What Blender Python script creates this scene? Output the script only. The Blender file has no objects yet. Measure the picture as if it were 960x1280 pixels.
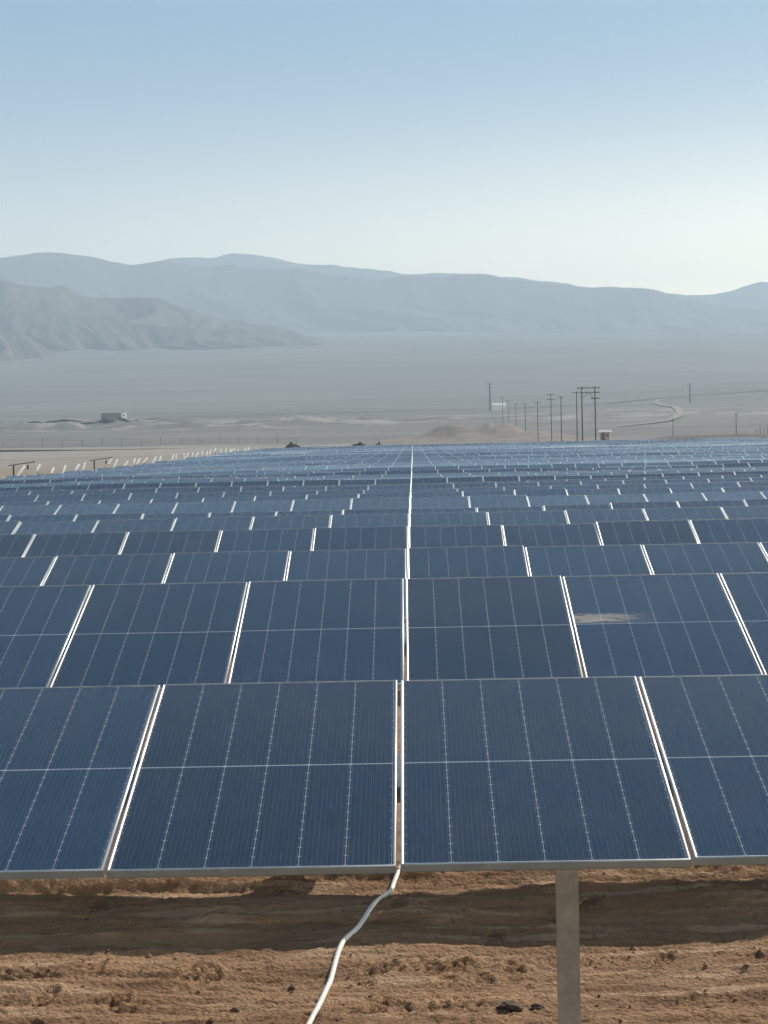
import bpy, math, random
import numpy as np
from mathutils import Matrix, Vector, Euler

random.seed(7)
RNG = np.random.default_rng(11)
SC = bpy.context.scene
COL = SC.collection
R = math.radians

# ------------------------------------------------------------------ camera
F = 2950.0                      # focal length in pixels of the 960 x 1280 photograph
CAM_Z = 3.05
ROLL = 0.021
YAW, PITCH = 38.0 / F, 93.7 / F
CAM_ROT = (Matrix.Rotation(YAW, 3, 'Z') @ Matrix.Rotation(math.pi / 2 - PITCH, 3, 'X') @ Matrix.Rotation(-ROLL, 3, 'Z'))


def at(px, py, Y):
    """world point seen at photo pixel (px, py) at forward distance Y"""
    d = CAM_ROT @ Vector(((px - 480) / F, (640 - py) / F, -1.0))
    return Vector((0, 0, CAM_Z)) + d * (Y / d.y)


def px_x(px, Y):
    return at(px, 546 - ROLL * (px - 516), Y).x


# ------------------------------------------------------------------ noise
def _hash(ix, iy, seed):
    n = (ix.astype(np.int64) * 374761393 + iy.astype(np.int64) * 668265263 + seed * 1274126177) & 0x7fffffff
    n = ((n ^ (n >> 13)) * 1274126177) & 0x7fffffff
    return ((n ^ (n >> 16)) & 0xffff) / 65535.0


def vnoise(x, y, seed=0):
    ix, iy = np.floor(x), np.floor(y)
    fx, fy = x - ix, y - iy
    fx, fy = fx * fx * fx * (fx * (fx * 6 - 15) + 10), fy * fy * fy * (fy * (fy * 6 - 15) + 10)
    a, b = _hash(ix, iy, seed), _hash(ix + 1, iy, seed)
    c, d = _hash(ix, iy + 1, seed), _hash(ix + 1, iy + 1, seed)
    return (a + (b - a) * fx) * (1 - fy) + (c + (d - c) * fx) * fy - 0.5


def fbm(x, y, octaves=4, seed=0, gain=0.5):
    x, y = np.asarray(x, float), np.asarray(y, float)
    s, amp = np.zeros(np.broadcast(x, y).shape), 1.0
    for o in range(octaves):
        s = s + amp * vnoise(x * 2 ** o + 17.3 * o, y * 2 ** o - 9.1 * o, seed + o)
        amp *= gain
    return s


def sstep(a, b, x):
    t = np.clip((x - a) / (b - a), 0, 1)
    return t * t * (3 - 2 * t)


# ------------------------------------------------------------------ terrain
# drop of the upper panel edge below the camera, measured row by row
DROP_Y = [0, 11.5, 17.4, 23.5, 29.4, 35, 41, 47, 52.5, 59, 65, 70, 76, 82, 110, 172, 260, 362, 400, 430]
DROP_V = [1.25, 1.19, 1.05, 1.11, 1.11, 1.145, 1.22, 1.27, 1.29, 1.29, 1.30, 1.35, 1.37, 1.42, 1.57, 1.66, 1.62, 1.45, 1.34, 1.34]
FAR_Y = [430, 600, 900, 1050, 1200, 1320, 1440, 1600, 2000, 2800, 3600, 4300, 5000, 5600, 8000, 13000]
FAR_E = [-23, -16, -10, -7, 2, 12, 22, 27, 35, 62, 88, 108, 120, 125, 128, 130]


def drop_top(y):
    return np.interp(y, DROP_Y, DROP_V)


def left_lift(x, y):
    return -0.32 * sstep(4, 25, -x) * sstep(80, 120, y) * (1 - .7 * sstep(200, 300, y))


def ground_z(x, y):
    x, y = np.asarray(x, float), np.asarray(y, float)
    x, y = np.broadcast_arrays(x, y)
    near = CAM_Z - (drop_top(y) + 1.79)
    near = near + left_lift(x, y)
    e = np.interp(y, FAR_Y, FAR_E) - 55 * np.clip(x / np.maximum(y, 400), -.35, .35) * sstep(2500, 5500, y)
    far = CAM_Z + e / F * y
    z = np.where(y < 430, near, far)
    # gentle swells on the plain and the fan
    sw = sstep(650, 1500, y)
    z = z + sw * fbm(x / 420.0, y / 600.0, 4, 3) * np.clip(y - 600, 0, 3000) * 0.004
    # sandy knoll and banks beyond the far edge of the field
    def bump(cx, cy, rx, ry, h):
        return h * np.exp(-(((x - cx) / rx) ** 2 + ((y - cy) / ry) ** 2))
    kx = x + 9 * fbm(x / 14.0, y / 30.0, 3, 77)
    kn = bump(kx - x + 24, 930, 16, 50, 4.2) + bump(kx - x + 33, 915, 6, 30, 2.6) + bump(kx - x + 16, 925, 7, 30, 2.2) + bump(kx - x + 0, 960, 24, 50, 2.2) + bump(kx - x + 46, 905, 14, 45, 2.6)
    z = z + kn * (1 + .35 * fbm(x / 6.0, y / 16.0, 3, 71))
    z = z + bump(70, 900, 60, 50, 1.2)
    # embankment and eroded bank below the highway on the left
    bank = np.exp(-((y - 1470 - 0.05 * x) / 75.0) ** 2)
    z = z + bank * (1 - sstep(-40, 60, x)) * (1.0 + 6.0 * fbm(x / 24.0, y / 40.0, 4, 21))
    # low berm along the fence
    z = z + 1.3 * np.exp(-((y - 1000 - 0.2 * x) / 9.0) ** 2) * sstep(-40, -70, x)
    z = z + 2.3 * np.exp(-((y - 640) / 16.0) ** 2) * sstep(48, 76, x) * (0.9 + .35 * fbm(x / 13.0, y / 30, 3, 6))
    return z


def gz(x, y):
    return float(ground_z(x, y))


PRINTS = []
for _ in range(64):
    py = random.uniform(10.7, 15.2)
    if random.random() < .65:
        py = random.choice([11.15, 11.55, 12.3, 12.75, 13.05]) + random.gauss(0, .07)
    PRINTS.append((random.uniform(-2.9, 2.9), py, random.gauss(math.pi / 2 + .0, .5)))


def micro(x, y):
    """loose churned sand between the rows: ruts, clods and boot prints"""
    w = sstep(9.6, 10.4, y) * (1 - sstep(15.8, 18.5, y)) * (1 - sstep(3.0, 3.6, np.abs(x)))
    h = 0.040 * fbm(x / 1.1, y / 0.8, 3, 40)
    h = h + 0.045 * fbm(x / 2.4, y / 0.19, 3, 44)                 # wheel ruts along the row
    r = 1 - np.abs(2 * fbm(x / 0.42, y / 0.22, 3, 50))
    h = h + 0.010 * (r - .6)
    h = h + 0.011 * fbm(x / 0.20, y / 0.07, 4, 55, .6)
    h = h + 0.008 * fbm(x / 0.06, y / 0.04, 2, 57)
    patch = sstep(.0, .25, fbm(x / .9, y / .4, 3, 58))
    h = h + patch * 0.018 * np.maximum(0, vnoise(x / 0.042, y / 0.055, 59))
    # knobbly tyre tread pressed in two bands
    for (ty, ph) in ((11.35, 0.3), (12.25, 2.0), (13.05, 1.1)):
        yc = ty + .10 * np.sin(x * .9 + ph) + .06 * fbm(x / .8, x * 0, 2, 61)
        d = np.abs(y - yc)
        band = (1 - sstep(.10, .17, d)) * sstep(-.12, .12, fbm(x / .7, y / 3, 3, 66))
        h = h + band * (-.008 + .009 * np.sign(np.sin((x + .5 * d) * 2 * math.pi / .085)) * np.sign(np.sin((y - yc) * 2 * math.pi / .11)))
    h = h + 0.07 * np.exp(-((y - 15.55) / .16) ** 2) * (1 + fbm(x / .8, y / 2, 3, 63))
    h = h - 0.035 * np.exp(-((y - 15.2 - .05 * np.sin(x)) / .10) ** 2)
    for (px, py, a) in PRINTS:
        m = (np.abs(x - px) < .24) & (np.abs(y - py) < .24)
        if not m.any():
            continue
        dx, dy = x[m] - px, y[m] - py
        u, v = dx * math.cos(a) + dy * math.sin(a), -dx * math.sin(a) + dy * math.cos(a)
        d = np.sqrt((u / .155) ** 2 + (v / .058) ** 2)
        inside = 1 - sstep(.8, 1.05, d)
        rim = np.exp(-((d - 1.15) / .16) ** 2)
        lug = np.sign(np.sin(u * 2 * math.pi / .042) * np.sin(v * 2 * math.pi / .050 + 1.2))
        h[m] += -0.016 * inside + 0.010 * inside * lug + 0.008 * rim
    return (h + .0022 * RNG.standard_normal(h.shape) * (h.size > 1000)) * w


# ------------------------------------------------------------------ materials
def new_mat(name):
    m = bpy.data.materials.new(name)
    m.use_nodes = True
    nt = m.node_tree
    return m, nt, nt.nodes['Principled BSDF']


def N(nt, typ, **kw):
    n = nt.nodes.new(typ)
    for k, v in kw.items():
        setattr(n, k, v)
    return n


def M_(nt, op, a, b=None, c=None, clamp=False):
    n = nt.nodes.new('ShaderNodeMath')
    n.operation = op
    n.use_clamp = clamp
    for i, v in enumerate((a, b, c)):
        if v is None:
            continue
        if isinstance(v, (int, float)):
            n.inputs[i].default_value = v
        else:
            nt.links.new(v, n.inputs[i])
    return n.outputs[0]


def MIX(nt, fac, a, b):
    n = nt.nodes.new('ShaderNodeMix')
    n.data_type = 'RGBA'
    for sock, v in ((n.inputs[0], fac), (n.inputs[6], a), (n.inputs[7], b)):
        if isinstance(v, (int, float)):
            sock.default_value = v
        elif isinstance(v, tuple):
            sock.default_value = (*v, 1) if len(v) == 3 else v
        else:
            nt.links.new(v, sock)
    return n.outputs[2]


def NOISE(nt, vec, scale, detail=4, rough=.55, scl=None, off=None):
    if scl is not None or off is not None:
        mp = N(nt, 'ShaderNodeMapping')
        if scl is not None:
            mp.inputs['Scale'].default_value = scl
        if off is not None:
            mp.inputs['Location'].default_value = off
        nt.links.new(vec, mp.inputs['Vector'])
        vec = mp.outputs[0]
    n = N(nt, 'ShaderNodeTexNoise')
    n.inputs['Scale'].default_value = scale
    n.inputs['Detail'].default_value = detail
    n.inputs['Roughness'].default_value = rough
    nt.links.new(vec, n.inputs['Vector'])
    return n.outputs['Fac']


def RAMP(nt, fac, lo, hi, clamp=True):
    n = N(nt, 'ShaderNodeMapRange')
    n.interpolation_type = 'SMOOTHSTEP'
    n.inputs['From Min'].default_value = lo
    n.inputs['From Max'].default_value = hi
    nt.links.new(fac, n.inputs['Value'])
    return n.outputs[0]


def simple(name, col, rough=.6, metal=0., vary=.25, scale=6., bump=0.):
    m, nt, p = new_mat(name)
    tc = N(nt, 'ShaderNodeTexCoord')
    nz = NOISE(nt, tc.outputs['Object'], scale)
    dark = tuple(c * (1 - vary) for c in col)
    lite = tuple(min(1, c * (1 + vary)) for c in col)
    nt.links.new(MIX(nt, RAMP(nt, nz, .3, .7), dark, lite), p.inputs['Base Color'])
    p.inputs['Roughness'].default_value = rough
    p.inputs['Metallic'].default_value = metal
    if bump:
        b = N(nt, 'ShaderNodeBump')
        b.inputs['Strength'].default_value = bump
        b.inputs['Distance'].default_value = .02
        nt.links.new(nz, b.inputs['Height'])
        nt.links.new(b.outputs[0], p.inputs['Normal'])
    return m


def make_glass(smear=False):
    m, nt, p = new_mat('solar_cells_under_glass')
    uv = N(nt, 'ShaderNodeUVMap')
    uv.uv_map = 'UVMap'
    sep = N(nt, 'ShaderNodeSeparateXYZ')
    nt.links.new(uv.outputs[0], sep.inputs[0])
    x, y = sep.outputs[0], sep.outputs[1]
    info = N(nt, 'ShaderNodeObjectInfo')
    geo = N(nt, 'ShaderNodeNewGeometry')
    # columns of cells
    PITCH_X, PITCH_Y = .1848, .0925
    fu = M_(nt, 'FRACT', M_(nt, 'ADD', M_(nt, 'DIVIDE', x, PITCH_X), 3.0))
    du = M_(nt, 'MULTIPLY', M_(nt, 'SUBTRACT', .5, M_(nt, 'ABSOLUTE', M_(nt, 'SUBTRACT', fu, .5))), PITCH_X)
    col_line = M_(nt, 'LESS_THAN', du, .0013)
    ay = M_(nt, 'SUBTRACT', M_(nt, 'ABSOLUTE', y), .006)
    fv = M_(nt, 'FRACT', M_(nt, 'DIVIDE', ay, PITCH_Y))
    dv = M_(nt, 'MULTIPLY', M_(nt, 'SUBTRACT', .5, M_(nt, 'ABSOLUTE', M_(nt, 'SUBTRACT', fv, .5))), PITCH_Y)
    # cut cell corners: a small diamond where four cells meet
    diamond = M_(nt, 'LESS_THAN', M_(nt, 'ADD', M_(nt, 'MULTIPLY', du, .62), dv), .0056)
    row_line = M_(nt, 'LESS_THAN', dv, .0007)
    mid = M_(nt, 'LESS_THAN', M_(nt, 'ABSOLUTE', y), .0048)
    inside = M_(nt, 'MULTIPLY', M_(nt, 'LESS_THAN', M_(nt, 'ABSOLUTE', x), .5548), M_(nt, 'LESS_THAN', M_(nt, 'ABSOLUTE', y), 1.117))
    # busbars
    fb = M_(nt, 'FRACT', M_(nt, 'MULTIPLY', fu, 9.0))
    db = M_(nt, 'ABSOLUTE', M_(nt, 'SUBTRACT', fb, .5))
    bus = M_(nt, 'LESS_THAN', db, .055)
    # cells
    nz = NOISE(nt, geo.outputs['Position'], .9, 3)
    cell = MIX(nt, RAMP(nt, nz, .25, .75), (.002, .016, .042), (.005, .024, .062))
    rnd = N(nt, 'ShaderNodeHueSaturation')
    nt.links.new(cell, rnd.inputs['Color'])
    nt.links.new(M_(nt, 'ADD', M_(nt, 'MULTIPLY', info.outputs['Random'], .7), .62), rnd.inputs['Value'])
    c = rnd.outputs[0]
    c = MIX(nt, M_(nt, 'MULTIPLY', bus, .45), c, (.09, .14, .19))
    c = MIX(nt, M_(nt, 'MULTIPLY', row_line, .05), c, (.3, .33, .36))
    # rinse marks: darker clean runs down the slope
    comb = N(nt, 'ShaderNodeCombineXYZ')
    nt.links.new(M_(nt, 'ADD', x, M_(nt, 'MULTIPLY', info.outputs['Random'], 37.0)), comb.inputs[0])
    nt.links.new(M_(nt, 'MULTIPLY', y, .22), comb.inputs[1])
    runs = RAMP(nt, NOISE(nt, comb.outputs[0], 9.0, 4, .6), .56, .72)
    runs = M_(nt, 'MULTIPLY', runs, RAMP(nt, y, .1, -.9))
    c = MIX(nt, M_(nt, 'MULTIPLY', runs, .5), c, (.003, .013, .028))
    white = M_(nt, 'MULTIPLY', M_(nt, 'MAXIMUM', M_(nt, 'MULTIPLY', M_(nt, 'MAXIMUM', col_line, diamond), .9), mid), inside)
    c = MIX(nt, M_(nt, 'MULTIPLY', white, .72), c, (.55, .58, .60))
    # dust film: thin overall, streaked along the slope, thicker patches
    dust1 = RAMP(nt, NOISE(nt, geo.outputs['Position'], 1.3, 5, .6), .42, .80)
    dust2 = RAMP(nt, NOISE(nt, geo.outputs['Position'], 3.0, 4, .6, (6, .6, .6)), .45, .85)
    dust = M_(nt, 'ADD', .003, M_(nt, 'ADD', M_(nt, 'MULTIPLY', dust1, .04), M_(nt, 'MULTIPLY', dust2, .025)))
    # dust colour rises towards the upper edge, painting in the grazing sky sheen
    dust = M_(nt, 'ADD', dust, M_(nt, 'MULTIPLY', RAMP(nt, y, -.6, 1.1), .03))
    if smear:
        sn = NOISE(nt, uv.outputs[0], 7.0, 5, .6, (1.0, 3.0, 1))
        yy = M_(nt, 'SUBTRACT', 1.0, M_(nt, 'ABSOLUTE', M_(nt, 'DIVIDE', M_(nt, 'SUBTRACT', y, .13), .14)), clamp=True)
        xx = RAMP(nt, x, .12, -.50)
        sm = M_(nt, 'MULTIPLY', M_(nt, 'MULTIPLY', RAMP(nt, yy, 0.0, .6), xx), RAMP(nt, sn, .30, .58))
        dust = M_(nt, 'ADD', dust, M_(nt, 'MULTIPLY', sm, .6), clamp=True)
    c = MIX(nt, dust, c, (.36, .31, .26))
    nt.links.new(c, p.inputs['Base Color'])
    nt.links.new(M_(nt, 'ADD', .10, M_(nt, 'MULTIPLY', dust, 1.0)), p.inputs['Roughness'])
    p.inputs['IOR'].default_value = 1.58
    return m


def make_ground():
    m, nt, p = new_mat('desert_sand')
    geo = N(nt, 'ShaderNodeNewGeometry')
    pos = geo.outputs['Position']
    sep = N(nt, 'ShaderNodeSeparateXYZ')
    nt.links.new(pos, sep.inputs[0])
    X, Y = sep.outputs[0], sep.outputs[1]
    # near: warm loose sand with pale crust patches and darker damp streaks
    n1 = NOISE(nt, pos, .9, 5, .6, (1, 2.2, 1))
    n2 = NOISE(nt, pos, 4.5, 5, .65, (.6, 2.0, 1))
    n3 = NOISE(nt, pos, 60, 3, .6)
    near = MIX(nt, RAMP(nt, n1, .30, .70), (.265, .148, .080), (.42, .250, .140))
    near = MIX(nt, M_(nt, 'MULTIPLY', RAMP(nt, n2, .55, .72), .55), near, (.48, .32, .20))
    near = MIX(nt, M_(nt, 'MULTIPLY', RAMP(nt, n2, .46, .30), .55), near, (.13, .078, .050))
    near = MIX(nt, M_(nt, 'MULTIPLY', RAMP(nt, n3, .45, .75), .35), near, (.14, .10, .075))
    n4 = NOISE(nt, pos, 1.2, 5, .6, (.8, 4.0, 1), (3.1, 1.7, 0))
    near = MIX(nt, M_(nt, 'MULTIPLY', RAMP(nt, n4, .54, .62), .6), near, (.55, .37, .235))
    vo = N(nt, 'ShaderNodeTexVoronoi')
    vo.inputs['Scale'].default_value = 38
    nt.links.new(pos, vo.inputs['Vector'])
    grit = RAMP(nt, vo.outputs['Color'], .70, .86)
    near = MIX(nt, M_(nt, 'MULTIPLY', grit, .22), near, (.20, .135, .09))
    # added dark ground, out of view before the first row, cuts bounce light
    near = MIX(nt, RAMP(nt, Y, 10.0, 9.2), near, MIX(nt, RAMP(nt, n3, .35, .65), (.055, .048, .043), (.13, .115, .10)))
    # the plain beyond: greyer gravel, long pale and dark streaks
    f1 = NOISE(nt, pos, .010, 6, .6, (.35, 1.0, 1))
    f2 = NOISE(nt, pos, .0026, 7, .66, (.6, 1.3, 1))
    far = MIX(nt, RAMP(nt, f1, .32, .68), (.140, .132, .123), (.190, .180, .168))
    far = MIX(nt, M_(nt, 'MULTIPLY', RAMP(nt, f2, .52, .68), .28), far, (.09, .080, .072))
    far = MIX(nt, M_(nt, 'MULTIPLY', RAMP(nt, f2, .44, .36), .35), far, (.27, .235, .20))
    # packed pale service ground left of the field
    pale = M_(nt, 'MULTIPLY', RAMP(nt, X, -20.0, -27.0), RAMP(nt, Y, 1010.0, 960.0))
    pz = NOISE(nt, pos, .035, 5, .6, (.25, 1.0, 1))
    palec = MIX(nt, RAMP(nt, pz, .3, .7), (.25, .222, .192), (.36, .325, .285))
    far = MIX(nt, pale, far, palec)
    # bare reddish sand of the knoll and banks
    kn = M_(nt, 'MULTIPLY', RAMP(nt, Y, 780.0, 850.0), RAMP(nt, Y, 1060.0, 960.0))
    kn = M_(nt, 'MULTIPLY', kn, RAMP(nt, X, -30.0, -2.0))
    kn = M_(nt, 'MULTIPLY', kn, RAMP(nt, X, 130.0, 60.0))
    far = MIX(nt, M_(nt, 'MULTIPLY', kn, M_(nt, 'ADD', .25, M_(nt, 'MULTIPLY', RAMP(nt, NOISE(nt, pos, .09, 5, .65), .38, .62), .6))), far, (.30, .235, .19))
    # white eroded scars on the bank under the highway
    sc = NOISE(nt, pos, .028, 5, .65, (1.0, .8, 1))
    sb = M_(nt, 'MULTIPLY', RAMP(nt, Y, 1340.0, 1390.0), RAMP(nt, Y, 1600.0, 1540.0))
    far = MIX(nt, M_(nt, 'MULTIPLY', M_(nt, 'MULTIPLY', sb, RAMP(nt, sc, .50, .60)), .6), far, (.42, .38, .34))
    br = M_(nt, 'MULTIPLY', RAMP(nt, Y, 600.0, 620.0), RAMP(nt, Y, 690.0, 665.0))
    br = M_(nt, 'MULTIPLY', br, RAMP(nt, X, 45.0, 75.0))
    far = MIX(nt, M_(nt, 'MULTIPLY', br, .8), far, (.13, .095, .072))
    c = MIX(nt, RAMP(nt, Y, 60.0, 420.0), near, far)
    nt.links.new(c, p.inputs['Base Color'])
    p.inputs['Roughness'].default_value = .95
    p.inputs['Specular IOR Level'].default_value = .15
    b = N(nt, 'ShaderNodeBump')
    b.inputs['Strength'].default_value = 1.0
    b.inputs['Distance'].default_value = .02
    g1 = NOISE(nt, pos, 22, 6, .7)
    nt.links.new(M_(nt, 'ADD', g1, M_(nt, 'MULTIPLY', vo.outputs['Distance'], -.5)), b.inputs['Height'])
    nt.links.new(b.outputs[0], p.inputs['Normal'])
    return m


def make_hill(name, c0, c1, scale):
    m, nt, p = new_mat(name)
    geo = N(nt, 'ShaderNodeNewGeometry')
    n = NOISE(nt, geo.outputs['Position'], scale, 7, .62)
    nt.links.new(MIX(nt, RAMP(nt, n, .3, .7), c0, c1), p.inputs['Base Color'])
    p.inputs['Roughness'].default_value = .95
    p.inputs['Specular IOR Level'].default_value = .1
    return m


def make_alu():
    m, nt, p = new_mat('anodised_aluminium')
    geo = N(nt, 'ShaderNodeNewGeometry')
    n = NOISE(nt, geo.outputs['Position'], 9, 4)
    nt.links.new(MIX(nt, RAMP(nt, n, .3, .7), (.62, .62, .62), (.72, .72, .71)), p.inputs['Base Color'])
    p.inputs['Metallic'].default_value = .85
    p.inputs['Roughness'].default_value = .38
    return m


MAT = dict(
    glass=make_glass(), glass_dusty=make_glass(True), ground=make_ground(), alu=make_alu(),
    backsheet=simple('dark_rear_glass', (.035, .04, .05), .35, 0, .05),  # unseen rear face, darkened to cut bounce light into the row shadows
    galv=simple('galvanised_steel', (.34, .315, .31), .55, .55, .15, 14),
    tube=simple('galvanised_tube', (.40, .40, .40), .5, .6, .15, 10),
    conduit=simple('white_plastic_conduit', (.80, .78, .72), .45, 0, .06, 8),
    rock=simple('dark_rock', (.085, .058, .043), .9, 0, .4, 25, .6),
    clod=simple('sand_clod', (.24, .15, .095), .95, 0, .45, 9, .3),
    wood=simple('weathered_pole_wood', (.085, .070, .060), .85, 0, .3, 3),
    steel_dark=simple('dark_steel', (.06, .06, .065), .6, .3, .2),
    porcelain=simple('porcelain', (.30, .24, .20), .3, 0, .1),
    white_paint=simple('white_painted_metal', (.78, .78, .76), .45, 0, .06),
    grey_paint=simple('grey_painted_metal', (.30, .31, .32), .5, 0, .12),
    dark_sheet=simple('dark_weathered_sheet', (.12, .11, .10), .6, 0, .2),
    tan_paint=simple('tan_wall_panel', (.48, .40, .32), .8, 0, .12),
    rubber=simple('tyre_rubber', (.025, .025, .025), .9, 0, .2),
    darkglass=simple('dark_window', (.03, .035, .04), .1, 0, .1),
    wood_board=simple('pallet_wood', (.30, .22, .14), .85, 0, .3, 5),
    asphalt=simple('asphalt', (.075, .072, .070), .9, 0, .2, .4),
    track=simple('packed_dirt_track', (.27, .235, .195), .95, 0, .15, .1),
    brown_earth=simple('brown_earth', (.20, .155, .12), .95, 0, .3, .3, .4),
    earth=simple('dark_earth', (.10, .080, .064), .95, 0, .3, .3, .4),
    hill_near=make_hill('brown_hill_rock', (.085, .072, .06), (.165, .138, .115), .006),
    hill_far=make_hill('mountain_rock', (.075, .067, .062), (.125, .108, .097), .003),
)


# ------------------------------------------------------------------ mesh helpers
class MB:
    def __init__(self):
        self.v, self.f, self.m, self.s, self.uv = [], [], [], [], {}

    def add(self, verts, faces, mat=0, smooth=False):
        o = len(self.v)
        self.v += [tuple(p) for p in verts]
        for f in faces:
            self.f.append([i + o for i in f])
            self.m.append(mat)
            self.s.append(smooth)

    def box(self, c, s, mat=0, rot=None):
        cx, cy, cz = c
        vs = [Vector((dx * s[0] / 2, dy * s[1] / 2, dz * s[2] / 2)) for dz in (-1, 1) for dy in (-1, 1) for dx in (-1, 1)]
        if rot is not None:
            vs = [rot @ v for v in vs]
        vs = [(v.x + cx, v.y + cy, v.z + cz) for v in vs]
        self.add(vs, [(0, 2, 3, 1), (4, 5, 7, 6), (0, 1, 5, 4), (2, 6, 7, 3), (0, 4, 6, 2), (1, 3, 7, 5)], mat)

    def tube(self, pts, rad, n=10, mat=0, caps=True):
        pts = [Vector(p) for p in pts]
        rads = rad if isinstance(rad, (list, tuple)) else [rad] * len(pts)
        rings, prev = [], None
        for i, p in enumerate(pts):
            t = (pts[min(i + 1, len(pts) - 1)] - pts[max(i - 1, 0)]).normalized()
            ref = Vector((0, 0, 1)) if abs(t.z) < .9 else Vector((1, 0, 0))
            a = t.cross(ref).normalized()
            b = a.cross(t).normalized()
            rings.append([p + (a * math.cos(2 * math.pi * k / n) + b * math.sin(2 * math.pi * k / n)) * rads[i] for k in range(n)])
        vs = [v for r in rings for v in r]
        fs = []
        for i in range(len(pts) - 1):
            for k in range(n):
                fs.append((i * n + k, i * n + (k + 1) % n, (i + 1) * n + (k + 1) % n, (i + 1) * n + k))
        self.add(vs, fs, mat, True)
        if caps:
            self.add(rings[0], [tuple(range(n))], mat)
            self.add(rings[-1], [tuple(range(n - 1, -1, -1))], mat)

    def mesh(self, name, mats):
        me = bpy.data.meshes.new(name)
        me.from_pydata(self.v, [], self.f)
        for mm in mats:
            me.materials.append(mm)
        me.polygons.foreach_set('material_index', self.m)
        me.polygons.foreach_set('use_smooth', self.s)
        me.update()
        return me

    def build(self, name, mats, parent=None, loc=(0, 0, 0), rot=None):
        if not isinstance(mats, (list, tuple)):
            mats = [mats]
        return link(name, self.mesh(name, mats), parent, loc, rot)


def link(name, data, parent=None, loc=(0, 0, 0), rot=None):
    o = bpy.data.objects.new(name, data)
    COL.objects.link(o)
    o.location = loc
    if rot is not None:
        o.rotation_euler = rot
    if parent is not None:
        o.parent = parent
    return o


def tag(o, label=None, cat=None, group=None, kind=None):
    for k, v in (('label', label), ('category', cat), ('group', group), ('kind', kind)):
        if v:
            o[k] = v
    return o


def thing(name, label, cat, loc=(0, 0, 0), rz=0, group=None):
    o = bpy.data.objects.new(name, None)
    COL.objects.link(o)
    o.empty_display_size = .2
    o.location = loc
    o.rotation_euler = (0, 0, rz)
    return tag(o, label, cat, group)


def copy_tree(o, parent=None):
    c = o.copy()
    COL.objects.link(c)
    if parent is not None:
        c.parent = parent
    for ch in list(o.children):
        copy_tree(ch, c)
    return c


def grid_mesh(name, X, Y, Z, mat, smooth=True, kind='structure', objname=None):
    nr, nc = X.shape
    me = bpy.data.meshes.new(name)
    nv = nr * nc
    co = np.stack([X, Y, Z], -1).reshape(-1).astype(np.float32)
    idx = np.arange(nv).reshape(nr, nc)
    q = np.stack([idx[:-1, :-1], idx[:-1, 1:], idx[1:, 1:], idx[1:, :-1]], -1).reshape(-1, 4)
    nf = len(q)
    me.vertices.add(nv)
    me.vertices.foreach_set('co', co)
    me.loops.add(nf * 4)
    me.loops.foreach_set('vertex_index', q.reshape(-1).astype(np.int32))
    me.polygons.add(nf)
    me.polygons.foreach_set('loop_start', (np.arange(nf) * 4).astype(np.int32))
    me.polygons.foreach_set('use_smooth', np.full(nf, smooth))
    me.materials.append(mat)
    me.update(calc_edges=True)
    me.validate()
    o = link(objname or name, me)
    tag(o, kind=kind)
    return o


# ------------------------------------------------------------------ ground sheet
ys = np.concatenate([
    np.arange(-40, 9, 1.5), np.arange(9, 10.4, .12), np.arange(10.4, 15.9, .017), np.arange(15.9, 18.6, .08),
    np.arange(18.6, 120, 1.0), np.arange(120, 430, 3.0)])
far = [430.0]
while far[-1] < 12400:
    far.append(far[-1] * 1.0105)
ys = np.concatenate([ys, far])
inner = np.linspace(-1, 1, 441)
outer = np.linspace(0, 1, 46)[1:] ** 1.6
s = np.maximum(3.4, .2 * ys)[:, None]
m_ = (70 + .24 * np.maximum(ys, 0))[:, None]
GX = np.concatenate([-(s + outer[::-1][None] * m_), inner[None] * s, s + outer[None] * m_], axis=1)
GY = np.repeat(ys[:, None], GX.shape[1], 1)
GZ = ground_z(GX, GY)
rowsel = (ys > 9) & (ys < 19)
GZ[rowsel] += micro(GX[rowsel], GY[rowsel])
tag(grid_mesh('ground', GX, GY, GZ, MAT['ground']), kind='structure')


def hit(px, py, Y0=440.0, Y1=9000.0):
    """where the line of sight through a photo pixel meets the terrain"""
    Y = np.geomspace(Y0, Y1, 4000)
    w = at(px, py, 1.0)
    X, Z = w.x * Y, CAM_Z + (w.z - CAM_Z) * Y
    below = np.nonzero(Z <= ground_z(X, Y))[0]
    i = below[0] if len(below) else -1
    return float(X[i]), float(Y[i])


def ground_micro(x, y):
    return gz(x, y) + float(micro(np.array([x * 1.0]), np.array([y * 1.0]))[0])


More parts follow.
